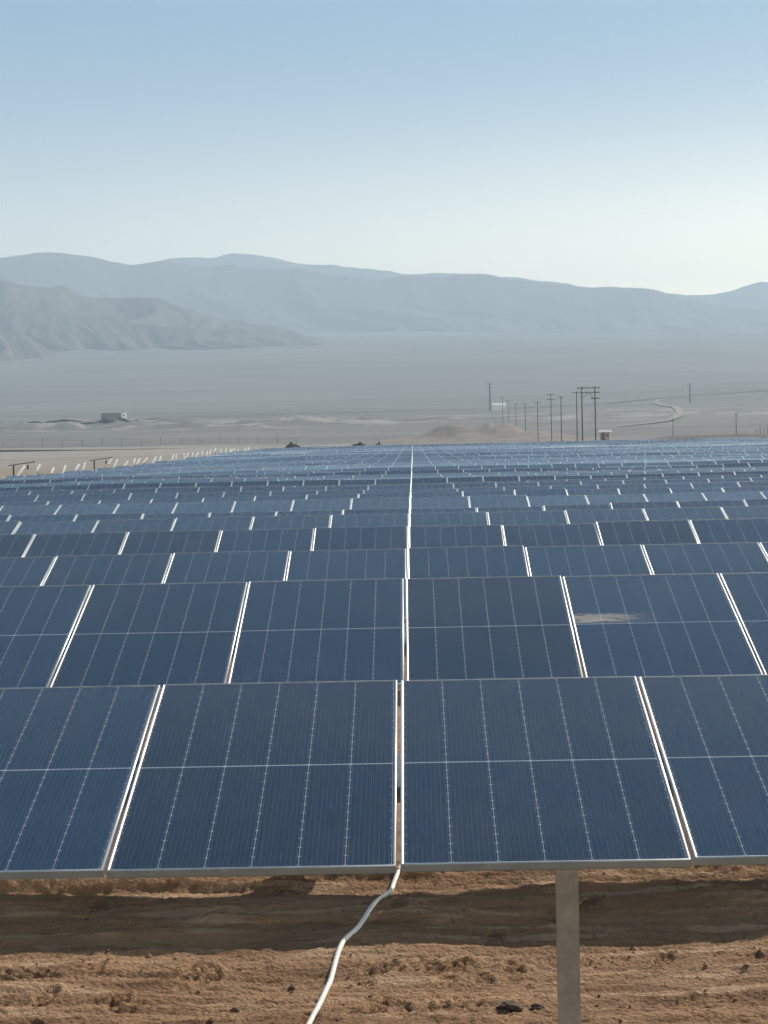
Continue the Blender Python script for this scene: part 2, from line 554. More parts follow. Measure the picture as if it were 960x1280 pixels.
# ------------------------------------------------------------------ mountains
def ridge(name, crest_px, Y0, half_front, half_back, mat, seed, gully, base_drop=60, nx=420, nt=70, gscale=1.0, wig=.05):
    """a ridge with its own distance, thickness and gullies; crest given as photo points at distance Y0"""
    xs_, zs_ = [], []
    for (px, py) in crest_px:
        w = at(px, py, Y0)
        xs_.append(w.x)
        zs_.append(w.z)
    xs_, zs_ = np.array(xs_), np.array(zs_)
    xx = np.linspace(xs_[0], xs_[-1], nx)
    # smooth curve through the crest points
    zc = np.interp(xx, xs_, zs_)
    k = max(3, nx // 60)
    ker = np.ones(k) / k
    zc = np.convolve(np.pad(zc, k, mode='edge'), ker, 'same')[k:-k]
    zc = zc + fbm(xx / (half_front * .10), xx * 0 + seed, 4, seed) * half_front * .011
    t = np.concatenate([np.linspace(-1, 0, nt), np.linspace(0, 1, nt // 3)[1:]])
    T, XX = np.meshgrid(t, xx, indexing='ij')
    ZC = np.repeat(zc[None], len(t), 0)
    depth = np.where(T < 0, half_front, half_back)
    YY = Y0 + T * depth + fbm(XX / (half_front * .8), XX * 0 + 2.0, 3, seed + 5) * half_front * wig * (1 - np.abs(T))
    base = ground_z(XX, np.clip(YY, 500, 12000)) - base_drop
    a = np.abs(T)
    shape = (1 - a) ** 1.3 * (1 - .25 * np.sin(a * math.pi))
    # spurs and gullies run down the slope: noise stretched along it, bent sideways
    sx = XX + fbm(XX / 900.0, YY / 500.0, 3, seed + 9) * 260 + (T * depth) * .22
    g = 1 - np.abs(2 * fbm(sx / (210.0 * gscale), YY / (1100.0 * gscale), 4, seed + 12))
    g2 = fbm(sx / (70.0 * gscale), YY / (260.0 * gscale), 4, seed + 31)
    H = np.maximum(ZC - base, 0)
    Z = base + H * shape + gully * H * (g - .62) * np.sin(np.clip(a, 0, 1) * math.pi) ** .8 + gully * .35 * H * g2 * np.sin(a * math.pi)
    Z = np.minimum(Z, ZC - a * H * .12 + 0)
    o = grid_mesh(name, XX, YY, Z, mat)
    return o


ridge('mountains', [(-420, 330), (-250, 322), (-120, 330), (100, 345), (185, 331), (200, 325), (225, 319), (245, 322), (268, 323), (290, 318), (312, 317), (340, 321), (375, 328), (400, 330), (440, 334), (500, 341),
                       (540, 343), (580, 341), (640, 346), (740, 362), (850, 369), (880, 370), (905, 364), (930, 356), (952, 353), (990, 356), (1080, 372), (1300, 365), (1450, 380)], 10400, 1300, 700, MAT['hill_far'], 70, .10)
ridge('mountains', [(-480, 340), (-300, 330), (-150, 334), (-60, 326), (0, 322), (30, 317), (60, 315), (90, 318), (120, 322), (160, 329), (185, 330), (230, 329), (265, 330), (300, 334), (345, 337),
                        (380, 338), (420, 345), (470, 349), (510, 348), (560, 345), (610, 344), (640, 350), (690, 356), (740, 357), (790, 361), (830, 367), (855, 373),
                        (895, 379), (930, 382), (960, 386), (1040, 394), (1200, 398), (1500, 408)], 8200, 1200, 900, MAT['hill_far'], 90, .12)
ridge('hills', [(-400, 300), (-200, 322), (-80, 340), (0, 350), (35, 359), (55, 361), (78, 358), (100, 369), (118, 373), (140, 370), (165, 371), (200, 374), (225, 380), (250, 391), (290, 399), (330, 407),
                    (370, 416), (420, 428), (470, 445)], 5100, 700, 500, MAT['hill_near'], 111, .34, 30, gscale=.5)
ridge('hills', [(-420, 352), (-200, 372), (-60, 383), (0, 388), (50, 390), (110, 395), (160, 403), (210, 407), (260, 411), (300, 410), (350, 416), (400, 426), (440, 440)], 4650, 350, 320, MAT['hill_near'], 131, .30, 20, gscale=.35)
ridge('hills', [(-330, 372), (-150, 392), (-60, 400), (0, 407), (18, 411), (40, 423), (62, 438), (85, 456)], 4150, 300, 260, MAT['hill_near'], 151, .28, 15, gscale=.35)

# ------------------------------------------------------------------ solar panels
PW, PL, PH = 1.142, 2.278, .035
GAP = .013
PXP = PW + GAP
LIPX, LIPY = .0112, .011


def frame_mb(mb, mat=0, simple_profile=False):
    # (inset along the lip, height) of the extrusion, outside bottom -> outside top -> lip -> inner lip -> under
    prof = [(0.0, -PH), (0.0, -.0042), (.0012, -.0012), (.0042, 0.0), (.72, 0.0), (1.0, -.0018), (1.0, -.0075)]
    if simple_profile:
        prof = [(0.0, -PH), (0.0, -.0042), (.0012, -.0012), (.0042, 0.0), (1.0, -.0012), (1.0, -.006)]
    n = len(prof)
    vs = []
    for (sx, sy) in ((-1, -1), (1, -1), (1, 1), (-1, 1)):
        for (d, z) in prof:
            ix = d if d < .1 else d * LIPX
            iy = d if d < .1 else d * LIPY
            vs.append((sx * (PW / 2 - ix), sy * (PL / 2 - iy), z))
    fs, bev = [], []
    for c in range(4):
        c2 = (c + 1) % 4
        for k in range(n - 1):
            (bev if 1 <= k <= 2 else fs).append((c * n + k, c2 * n + k, c2 * n + k + 1, c * n + k + 1))
    mb.add(vs, fs, mat, False)
    mb.add(vs, bev, mat, True)
    # bottom flange
    w = .028
    for (cx, cy, sx, sy) in ((0, PL / 2 - w / 2, PW - .004, w), (0, -PL / 2 + w / 2, PW - .004, w)):
        mb.box((cx, cy, -PH + .0008), (sx, sy, .0016), mat)


def glass_mb(mb, front=0, back=1):
    hx, hy = PW / 2 - LIPX * .9, PL / 2 - LIPY * .9
    mb.add([(-hx, -hy, -.003), (hx, -hy, -.003), (hx, hy, -.003), (-hx, hy, -.003)], [(0, 1, 2, 3)], front)
    mb.add([(-hx, -hy, -.0068), (hx, -hy, -.0068), (hx, hy, -.0068), (-hx, hy, -.0068)], [(3, 2, 1, 0)], back)


def add_uv(me):
    uvl = me.uv_layers.new(name='UVMap')
    n = len(me.loops)
    vi = np.empty(n, np.int32)
    me.loops.foreach_get('vertex_index', vi)
    return uvl, vi


def panel_mesh():
    mb = MB()
    glass_mb(mb)
    me = mb.mesh('solar_panel', [MAT['glass'], MAT['backsheet']])
    uvl, vi = add_uv(me)
    co = np.empty(len(me.vertices) * 3, np.float32)
    me.vertices.foreach_get('co', co)
    co = co.reshape(-1, 3)
    uvl.data.foreach_set('uv', co[vi, :2].reshape(-1).copy())
    return me


def combined_panel_mb():
    mb = MB()
    glass_mb(mb, 0, 1)
    frame_mb(mb, 2, True)
    return mb


PANEL = panel_mesh()
PANEL_DUSTY = PANEL.copy()
PANEL_DUSTY.materials[0] = MAT['glass_dusty']
_fb = MB()
frame_mb(_fb)
FRAME = _fb.mesh('frame', [MAT['alu']])
_cb = combined_panel_mb()
CPANEL = _cb.mesh('solar_panel', [MAT['glass'], MAT['backsheet'], MAT['alu']])
_uv, _vi = add_uv(CPANEL)
_uv.data.foreach_set('uv', np.array(_cb.v, np.float32)[_vi, :2].reshape(-1).copy())
CV = np.array(_cb.v)

ONES = ['', 'first', 'second', 'third', 'fourth', 'fifth', 'sixth', 'seventh', 'eighth', 'ninth', 'tenth', 'eleventh', 'twelfth', 'thirteenth',
        'fourteenth', 'fifteenth', 'sixteenth', 'seventeenth', 'eighteenth', 'nineteenth']
TENS = {2: ('twentieth', 'twenty'), 3: ('thirtieth', 'thirty'), 4: ('fortieth', 'forty')}


def ordinal(n):
    if n < 20:
        return ONES[n]
    t, o = divmod(n, 10)
    return TENS[t][0] if o == 0 else TENS[t][1] + '-' + ONES[o]


NROWS = 67
ROW0, ROWP = 10.40, 5.88
NEAR_PARTS, MID_PARTS = 8, 40
TILTS = {1: 12.3, 2: 13.6, 3: 13.0, 4: 14.0, 5: 11.5, 6: 13.0, 7: 9.0, 8: 11.5, 9: 12.0, 10: 12.5, 11: 12.0, 12: 15, 13: 8.5, 14: 7.5, 15: 9}
SPECIAL = {
    1: 'front row of large blue solar panels on a grey steel post above sand',
    2: 'second row of blue solar panels from the front, one panel smeared with pale dust',
    NROWS: 'farthest row of solar panels, along the far edge of the field before the poles',
}
ROW_GROUP = 'rows of solar panels across the desert field'


def post_mesh(h):
    """C-section driven pile, web to the front"""
    mb = MB()
    w, d, t = .098, .060, .004
    mb.box((0, -d / 2, h / 2 - .3), (w, t, h + .6))
    for sx in (-1, 1):
        mb.box((sx * (w / 2 - t / 2), t / 2 + .0005, h / 2 - .3), (t, d - t - .001, h + .6))
    return mb


for k in range(1, NROWS + 1):
    y = ROW0 + ROWP * (k - 1) - (.06 if k == 1 else 0)
    tilt = TILTS.get(k, random.gauss(9.0 if k < 20 else 7.8, 2.2))
    tr = R(tilt)
    ytop = y + PL / 2 * math.cos(tr)
    jit = 0 if k <= 10 else random.gauss(0, .03)
    if k in (1, 7):
        jit = .002 if k == 1 else .016
    zaxis = CAM_Z - float(drop_top(ytop)) + jit - PL / 2 * math.sin(tr)
    half = 0.168 * y + 2.6
    nl = min(21, int(half / PXP) + 4)
    nr = int((half - .0) / PXP) + 4
    gy = gz(0, y)
    if k in SPECIAL:
        lab = SPECIAL[k]
    elif k <= 34:
        lab = ordinal(k) + ' row of blue solar panels counted back from the front row'
    else:
        lab = ordinal(NROWS - k + 1) + ' row of hazy blue solar panels counted in from the far edge'
    root = thing('solar_panel_row', lab, 'solar panel row', (0, y, gy), 0, ROW_GROUP)
    hz = zaxis - gy
    merged = MB()
    merged_uv = []
    for i in range(-nl, nr):
        x = (i + .5) * PXP - (.092 if k == 1 else .082)
        lift = float(left_lift(x, y))
        js = 1.0 if k > 1 else .6
        und = float(fbm(np.array([x / 9.0]), np.array([k * 3.7]), 3, 88)[0]) * (0 if k < 6 else (.5 if k < 12 else 1))
        a = tr + R(random.gauss(0, .28) * js) + R(und * 3.0) + (R(.25) if i < 0 and k <= 2 else 0)
        rz = random.gauss(0, .0008) * js
        ry = random.gauss(0, .0012) * js
        dz = random.gauss(0, .0025) * js + lift + und * .10
        dx = (-.002 if i < 0 else 0.002)
        loc = (x + dx, 0, hz + dz)
        if k <= NEAR_PARTS:
            p = link('solar_panel', PANEL_DUSTY if (k, i) == (2, 1) else PANEL, root, loc, (a, ry, rz))
            if (k, i) == (2, 1):
                p['label'] = 'panel with a pale dust smear beside its left edge'
            link('frame', FRAME, p)
        elif k <= MID_PARTS:
            link('solar_panel', CPANEL, root, loc, (a, ry, rz))
        else:
            rot = np.array(Euler((a, ry, rz)).to_matrix())
            vv = CV @ rot.T + np.array(loc)
            o = len(merged.v)
            merged.v += [tuple(q) for q in vv]
            for f, mm, ss in zip(_cb.f, _cb.m, _cb.s):
                merged.f.append([j + o for j in f])
                merged.m.append(mm)
                merged.s.append(ss)
            merged_uv.append(CV[:, :2])
    if merged.v:
        me = merged.mesh('solar_panels', [MAT['glass'], MAT['backsheet'], MAT['alu']])
        uvl, vi = add_uv(me)
        uvl.data.foreach_set('uv', np.concatenate(merged_uv).astype(np.float32)[vi].reshape(-1).copy())
        o = link('panel_strip', me, root)
    # torque tube and module rails
    tb = MB()
    xa, xb = -nl * PXP - .066, nr * PXP - .066
    tube_off = -.125
    cy_, cz_ = -tube_off * math.sin(tr), hz + tube_off * math.cos(tr)
    lift_of = lambda X: float(left_lift(X, y))
    npt = 2 if y < 60 else 12
    xs_t = np.linspace(xa - .1, xb + .1, npt)
    tb.tube([(X, cy_, cz_ + lift_of(X)) for X in xs_t], .062, 12)
    if k <= 12:
        rotx = Matrix.Rotation(tr, 3, 'X')
        for i in range(-nl, nr + 1):
            tb.box((i * PXP - (.092 if k == 1 else .082), -.0475 * -math.sin(tr), hz - .052 * math.cos(tr)), (.055, .42, .030), 0, rotx)
    tb.build('torque_tube', MAT['tube'], root)
    # posts
    if k == 1:
        px0 = (696 - 514) / F * 10.35
    elif k == 2:
        px0 = -.33
    else:
        px0 = random.uniform(-3.4, 3.4)
    pmesh = None
    j0, j1 = math.ceil((xa - px0) / 6.93), math.floor((xb - px0) / 6.93)
    plist = [px0 + 6.93 * j for j in range(j0, j1 + 1)]
    if y > 120 and nl == 21:
        plist = [xa + .25] + [q for q in plist if q > xa + 2]
    for q in plist:
        # only posts near the view of the gaps or row ends are worth their own mesh
        g = gz(q, y) - gy
        h = cz_ + lift_of(q) - g - .02
        pb = post_mesh(h)
        # bearing saddle round the tube
        pb.box((0, 0, h - .02), (.13, .10, .012))
        for sx in (-1, 1):
            pb.box((sx * .045, .035, h + .03), (.012, .012, .12))
        pst = pb.build('post', MAT['galv'], root, (q, cy_, g))
        if k == 2 and abs(q - px0) < .1:
            cb = MB()
            cb.box((0, -.10, .92), (.30, .14, .52))
            cb.box((0, -.176, .92), (.26, .012, .46))
            cb.build('control_box', MAT['grey_paint'], pst)

# ------------------------------------------------------------------ conduit lying on the sand
pts_px = [(505, 1082, 0), (497, 1094, 0), (489, 1110, 0), (484, 1117, .01), (470, 1135, 0), (456, 1152, .01), (443, 1168, .012), (429, 1184, .02), (420, 1203, .012), (414, 1220, 0.01), (408, 1235, 0), (400, 1254, .012), (392, 1271, .01), (386, 1284, .0), (374, 1310, 0)]
cp = []
for (px, py, up) in pts_px:
    Y = 14.0
    for _ in range(30):
        w = at(px, py, Y)
        zg = gz(w.x, Y)
        d = (CAM_Z - w.z) / Y
        Y = (CAM_Z - zg) / d
    w = at(px, py, Y)
    cp.append(Vector((w.x, w.y, 0)))
fine = []
for i in range(len(cp) - 1):
    p0, p1, p2, p3 = cp[max(i - 1, 0)], cp[i], cp[i + 1], cp[min(i + 2, len(cp) - 1)]
    for t in np.linspace(0, 1, 8, endpoint=False):
        fine.append(.5 * ((2 * p1) + (p2 - p0) * t + (2 * p0 - 5 * p1 + 4 * p2 - p3) * t * t + (3 * p1 - p0 - 3 * p2 + p3) * t ** 3))
fx = np.array([p.x for p in fine])
fy = np.array([p.y for p in fine])
fz = ground_z(fx, fy) + micro(fx, fy)
kz = np.ones(13) / 13
fz = np.convolve(np.pad(fz, 6, mode='edge'), kz, 'valid') + .018
mb = MB()
mb.tube(list(zip(fx, fy, fz)), .0148, 12)
# a coupler sleeve part-way
ci = 20
o = mb.build('conduit', MAT['conduit'])
tag(o, 'thin white plastic conduit snaking over the sand under the front row', 'conduit')
sl = MB()
sl.tube([(fx[j], fy[j], fz[j]) for j in range(ci, ci + 5)], .0185, 12)
sl.build('coupling', MAT['conduit'], o)


# ------------------------------------------------------------------ stones and clods
def rock(name, x, y, size, mat, label, seed, cat='rock', group=None, flat=.65):
    import bmesh
    bm = bmesh.new()
    bmesh.ops.create_icosphere(bm, subdivisions=3, radius=1)
    for v in bm.verts:
        p = v.co
        n = float(fbm(np.array([p.x * 1.3 + seed]), np.array([p.y * 1.3 + p.z * 1.7]), 3, seed)[0])
        n2 = float(fbm(np.array([p.z * 2.3 + seed]), np.array([p.x * 2.1 - p.y]), 2, seed + 3)[0])
        v.co = p * (1 + .55 * n + .25 * n2)
        v.co.x *= size[0]
        v.co.y *= size[1]
        v.co.z *= size[2]
    me = bpy.data.meshes.new(name)
    bm.to_mesh(me)
    bm.free()
    me.materials.append(mat)
    o = link(name, me, None, (x, y, ground_micro(x, y) + size[2] * .25))
    return tag(o, label, cat, group)


def ground_at(px, py):
    Y = 14.0
    for _ in range(40):
        w = at(px, py, Y)
        Y = (CAM_Z - gz(w.x, Y)) / ((CAM_Z - w.z) / Y)
    w = at(px, py, Y)
    return w.x, w.y


x, y = ground_at(635, 1258)
rock('rock', x, y, (.062, .06, .034), MAT['rock'], 'larger dark brown rock on the sand left of the steel post', 3)
x, y = ground_at(672, 1257)
rock('rock', x, y, (.036, .034, .02), MAT['rock'], 'small dark brown rock between the larger rock and the steel post', 9)

# loose grit and pebbles over the sand between the first rows
def grit():
    n = 1500
    gx, gy = RNG.uniform(-2.95, 2.95, n), RNG.uniform(10.5, 15.7, n)
    keep = fbm(gx / .7, gy / .5, 3, 91) > RNG.uniform(-.5, .25, n)
    gx, gy = gx[keep], gy[keep]
    hz_ = ground_z(gx, gy) + micro(gx, gy)
    base = np.array([(1, 0, 0), (-1, 0, 0), (0, 1, 0), (0, -1, 0), (0, 0, 1), (0, 0, -1), (.7, .7, .2), (-.7, .6, .3)], float)
    faces = [(0, 6, 4), (6, 2, 4), (2, 7, 4), (7, 1, 4), (1, 3, 4), (3, 0, 4), (6, 0, 5), (2, 6, 5), (7, 2, 5), (1, 7, 5), (3, 1, 5), (0, 3, 5)]
    mb = MB()
    for x, y, z in zip(gx, gy, hz_):
        r = .004 + .010 * RNG.random() ** 3 + (.012 if RNG.random() < .03 else 0)
        v = base * (r * RNG.uniform(.7, 1.3, (8, 1))) * np.array([1.2, 1.0, .7])
        t = RNG.uniform(0, 6.28)
        c_, s_ = math.cos(t), math.sin(t)
        v = np.stack([v[:, 0] * c_ - v[:, 1] * s_ + x, v[:, 0] * s_ + v[:, 1] * c_ + y, v[:, 2] + z + r * .25], 1)
        mb.add(v, faces, 0)
    tag(mb.build('gravel', MAT['clod']), kind='stuff')


grit()

# ------------------------------------------------------------------ left edge of the field: electrical stands
def inverter_stand(x, y, label):
    z = gz(x, y)
    t = thing('inverter_stand', label, 'inverter stand', (x, y, z), R(8), 'inverter stands at the field edge')
    for sx in (-.55, .35):
        b = MB()
        b.box((sx, 0, 1.2), (.10, .09, 2.4))
        b.build('post', MAT['steel_dark'], t)
    b = MB()
    b.box((0, 0, 2.52), (1.75, .95, .06), 0, Matrix.Rotation(R(-7), 3, 'Y'))
    for sx in (-.5, .4):
        b.box((sx, 0, 2.41), (.06, .9, .06), 0)
    s_ = b.build('sunshade', MAT['dark_sheet'], t)
    b = MB()
    b.box((.87, 0, 2.63), (.03, .97, .12), 0, Matrix.Rotation(R(-7), 3, 'Y'))
    b.build('end_strip', MAT['white_paint'], s_)  # pale strip along the right end of the sunshade
    b = MB()
    b.box((.62, -.10, 1.62), (.62, .34, 1.05))
    b.box((.62, -.277, 1.62), (.56, .012, .98))
    cab = b.build('cabinet', MAT['white_paint'], t)
    b = MB()
    b.box((.82, -.290, 1.6), (.03, .02, .14))
    b.build('handle', MAT['steel_dark'], cab)
    return t


yA, yB = 151.0, 183.0
inverter_stand(px_x(27, yA), yA, 'open stand with sloping dark sunshade and white cabinet, nearest the left picture edge')
inverter_stand(px_x(126, yB), yB, 'open stand with sloping dark sunshade and white cabinet, right of the low crate')
yC = 168.0
xC = px_x(110, yC)
t = thing('crate_stack', 'low dark timber crate with a pale lid at the left edge of the panels', 'crate', (xC, yC, gz(xC, yC)), R(5))
b = MB()
for zz in range(3):
    for sx in (-1, 0, 1):
        b.box((sx * .36, 0, .25 + zz * .44), (.34, .7, .40))
b.build('body', MAT['wood_board'], t)
b = MB()
b.box((.05, 0, 1.40), (1.3, .85, .08), 0, Matrix.Rotation(R(-3), 3, 'Y'))
b.build('lid', MAT['white_paint'], t)


# bare tilted rails on posts along the left edge
rail0 = thing('mounting_rail', '', 'mounting rail', (0, 0, 0), 0, 'bare tilted rails along the left edge of the field')
b = MB()
b.box((0, 0, 1.02), (.09, .07, 2.04))
b.build('post', MAT['galv'], rail0)
b = MB()
b.box((0, 0, 2.02), (.13, 2.3, .07), 0, Matrix.Rotation(R(13), 3, 'X'))
b.build('rail', MAT['white_paint'], rail0)
first, nrail = True, 0
for j, k in enumerate(range(25, 62)):
    y = ROW0 + ROWP * (k - 1) + .4
    x = -25.15 + random.gauss(0, .12)
    if j > 4 and random.random() < .12:
        continue
    o = rail0 if first else copy_tree(rail0)
    first = False
    o.location = (x, y, gz(x, y) + random.gauss(-.03, .08))
    o.rotation_euler = (random.gauss(0, .05), 0, random.gauss(0, .06))
    nrail += 1
    o['label'] = (ordinal(nrail) + ' bare tilted white rail on a post from the left picture edge') if nrail < 17 else 'bare tilted white rail on a post in the crowded far part of the field edge'

# ------------------------------------------------------------------ power poles
def utility_pole(px, ytop_px, Y, label, arms=2, group='power poles beyond the field', r=.125, armw=2.2):
    top = at(px, ytop_px, Y)
    x = top.x
    z = gz(x, Y)
    h = top.z - z
    t = thing('power_pole', label, 'power pole', (x, Y, z), random.uniform(-.25, .25), group)
    b = MB()
    b.tube([(0, 0, -.4), (0, 0, h * .5), (0, 0, h)], [r * 1.25, r * 1.05, r * .8], 10)
    b.build('pole', MAT['wood'], t)
    for j in range(arms):
        zz = h - .35 - j * 1.35
        b = MB()
        b.box((0, -.16, zz), (armw, .10, .13))
        a = b.build('crossarm', MAT['wood'], t)
        for sx in (-.46, .46, 0) if j == 0 else (-.42, .42):
            q = MB()
            xx = sx * armw
            q.tube([(xx, -.16, zz + .06), (xx, -.16, zz + .12), (xx, -.16, zz + .22), (xx, -.16, zz + .34)], [.03, .08, .06, .03], 8)
            q.build('insulator', MAT['porcelain'], a)
    return t


def h_frame():
    Y = 570.0
    a, c = at(727, 484.5, Y), at(743.5, 484, Y)
    mx = (a.x + c.x) / 2
    z = gz(mx, Y)
    h = (a.z + c.z) / 2 - z
    t = thing('power_pole', 'tall two-legged power pole joined by crossarms, tallest beyond the panels', 'power pole', (mx, Y, z), 0, 'power poles beyond the field')
    dx = (c.x - a.x) / 2
    for sx in (-1, 1):
        b = MB()
        b.tube([(sx * dx, 0, -.4), (sx * dx, 0, h * .5), (sx * dx, 0, h + .2)], [.19, .17, .13], 10)
        b.build('leg', MAT['wood'], t)
    for (zz, x0, x1) in ((h - .15, -dx - 1.1, dx + 1.2), (h - 1.25, -dx - .2, dx + 1.1), (h - 2.7, dx - 1.0, dx + 1.1)):
        b = MB()
        b.box(((x0 + x1) / 2, -.22, zz), (x1 - x0, .14, .20))
        arm = b.build('crossarm', MAT['wood'], t)
        for f in (.04, .3, .5, .7, .96):
            q = MB()
            xx = x0 + (x1 - x0) * f
            q.tube([(xx, -.22, zz + .1), (xx, -.22, zz + .2), (xx, -.22, zz + .36), (xx, -.22, zz + .55)], [.04, .11, .08, .04], 8)
            q.build('insulator', MAT['porcelain'], arm)
    for sx in (-1, 1):
        b = MB()
        b.tube([(sx * dx, -.2, h - 2.6), (0, -.2, h - 1.3)], .055, 6)
        b.build('brace', MAT['wood'], t)
    return t


h_frame()
utility_pole(720.5, 489, 585, 'single power pole close on the left of the two-legged pole', 1)
utility_pole(701, 495, 640, 'single power pole second to the left of the two-legged pole', 1, r=.125, armw=1.6)
utility_pole(688.5, 492, 700, 'single power pole with wide crossarm, third to the left of the two-legged pole', 2, r=.125, armw=2.6)
utility_pole(671.8, 502, 800, 'single power pole fourth to the left of the two-legged pole', 1, r=.125)
utility_pole(656.2, 504, 900, 'single power pole fifth to the left of the two-legged pole', 1, r=.125)
utility_pole(644.5, 504, 1010, 'faint power pole sixth to the left of the two-legged pole', 1, r=.125)
utility_pole(635, 500, 1120, 'faint power pole seventh to the left of the two-legged pole', 1, r=.125)
utility_pole(628, 495, 1230, 'faint power pole eighth to the left, beside the white building', 1, r=.125)
utility_pole(920, 517, 760, 'lone short pole standing near the right picture edge', 1, r=.14, armw=.9)
utility_pole(841, 523, 900, 'lone short pole between the two-legged pole and the right edge', 1, r=.14, armw=.9)


def lattice_mast(px, ytop, Y, label):
    top = at(px, ytop, Y)
    x, z = top.x, gz(top.x, Y)
    h = top.z - z
    t = thing('lattice_mast', label, 'mast', (x, Y, z), .3, 'far lattice masts in the haze')
    b = MB()
    w0, w1 = .55, .2
    for (sx, sy) in ((-1, -1), (1, -1), (1, 1), (-1, 1)):
        b.tube([(sx * w0, sy * w0, -.3), (sx * w1, sy * w1, h)], .11, 6)
    n = 10
    for i in range(n):
        f0, f1 = i / n, (i + 1) / n
        a, c = w0 + (w1 - w0) * f0, w0 + (w1 - w0) * f1
        for sgn in (-1, 1):
            b.tube([(-a * sgn, -a, h * f0), (c * sgn, -c, h * f1)], .07, 5)
            b.tube([(-a * sgn, a, h * f0), (c * sgn, c, h * f1)], .07, 5)
    b.build('tower', MAT['steel_dark'], t)
    for zz in (h - .6, h - 3.2):
        b = MB()
        b.box((0, 0, zz), (4.2, .3, .3))
        b.build('crossarm', MAT['steel_dark'], t)
    return t


lattice_mast(612, 479, 1700, 'faint tall mast in the haze above the white building')
lattice_mast(862, 479, 1950, 'faint tall mast in the haze on the right of the plain')


# ------------------------------------------------------------------ small shed beside the poles
Y = 560.0
x = px_x(756.5, Y)
z0 = at(756.5, 547, Y).z
zg = gz(x, Y)
t = thing('site_shed', 'small tan shed with pale roof just right of the two-legged pole', 'shed', (x, Y, zg), R(-12))
hh = at(756.5, 537, Y).z - zg
b = MB()
b.box((0, 0, hh / 2 - .3), (2.3, 2.2, hh - .6))
b.build('wall', MAT['tan_paint'], t)
b = MB()
w_, d_, e_ = 1.45, 1.35, hh - .58
b.add([(-w_, -d_, e_), (w_, -d_, e_), (w_, d_, e_), (-w_, d_, e_), (-w_, 0, e_ + .55), (w_, 0, e_ + .55)],
      [(0, 1, 5, 4), (2, 3, 4, 5), (0, 4, 3), (1, 2, 5), (3, 2, 1, 0)])
b.build('roof', MAT['white_paint'], t)
b = MB()
b.box((-.35, -1.115, hh - 1.75), (.8, .05, 2.0))
b.build('door', MAT['dark_sheet'], t)
b = MB()
b.box((.65, -1.115, hh - 1.4), (.6, .05, .6))
b.build('window', MAT['darkglass'], t)


# ------------------------------------------------------------------ white building far behind the poles
Y = 1740.0
p0, p1 = at(615, 515, Y), at(631.5, 515, Y)
mx, wid = (p0.x + p1.x) / 2, p1.x - p0.x
zt, zg = at(623, 505.5, Y).z, gz(mx, Y)
zb = at(623, 514, Y).z
t = thing('warehouse', 'bright white low building in the haze behind the row of poles', 'building', (mx, Y, min(zg, zb)), R(6))
base = min(zg, zb)
hh = zt - base
b = MB()
b.box((0, 0, hh / 2 - .2), (wid, 9, hh - .3))
b.build('wall', MAT['white_paint'], t)
b = MB()
b.add([(-wid / 2 - .3, -4.4, hh - .34), (wid / 2 + .3, -4.4, hh - .34), (wid / 2 + .3, 4.4, hh - .34), (-wid / 2 - .3, 4.4, hh - .34), (-wid / 2 - .3, 0, hh + .9), (wid / 2 + .3, 0, hh + .9)],
      [(0, 1, 5, 4), (2, 3, 4, 5), (0, 4, 3), (1, 2, 5), (3, 2, 1, 0)])
b.build('roof', MAT['white_paint'], t)
for q in (-.27, .2):
    b = MB()
    b.box((q * wid, -4.03, hh - 1.7), (1.0, .06, 2.0))
    b.build('door', MAT['grey_paint'], t)


# ------------------------------------------------------------------ highway, tracks
def strip(name, pts, width, mat, lift=.05, n=160):
    P = np.array(pts, float)
    tt = np.linspace(0, 1, len(P))
    t2 = np.linspace(0, 1, n)
    xs_, ys_ = np.interp(t2, tt, P[:, 0]), np.interp(t2, tt, P[:, 1])
    k = 15
    ker = np.ones(k) / k
    xs_ = np.convolve(np.pad(xs_, k // 2, mode='edge'), ker, 'valid')
    ys_ = np.convolve(np.pad(ys_, k // 2, mode='edge'), ker, 'valid')
    dx, dy = np.gradient(xs_), np.gradient(ys_)
    L = np.hypot(dx, dy)
    nx_, ny_ = -dy / L, dx / L
    off = np.linspace(-.5, .5, 7)
    X = xs_[:, None] + nx_[:, None] * off[None] * width
    Yy = ys_[:, None] + ny_[:, None] * off[None] * width
    Z = ground_z(X, Yy) + lift
    # the sheet must not sink into the coarser ground mesh below
    Z = np.maximum(Z, Z.mean(1, keepdims=True) - .1) + lift
    return grid_mesh(name, X, Yy, Z, mat)


strip('road', [hit(px, py) for px, py in ((-300, 536), (-100, 531), (0, 529), (60, 528), (142, 526.2), (240, 522), (360, 517.5), (480, 515), (590, 512), (700, 507), (800, 500), (880, 494), (960, 488), (1100, 480))], 11, MAT['asphalt'], .35, 300)
strip('dirt_track', [hit(px, py) for px, py in ((770, 534), (810, 530), (838, 526), (847, 521), (850, 516), (846, 511), (836, 508), (824, 506), (818, 503), (826, 500), (850, 497.5), (900, 496), (970, 492))], 4.5, MAT['track'], .3, 260)
strip('dirt_track', [(-420, 985), (-250, 965), (-120, 958), (-50, 950)], 14, MAT['track'], .12, 120)

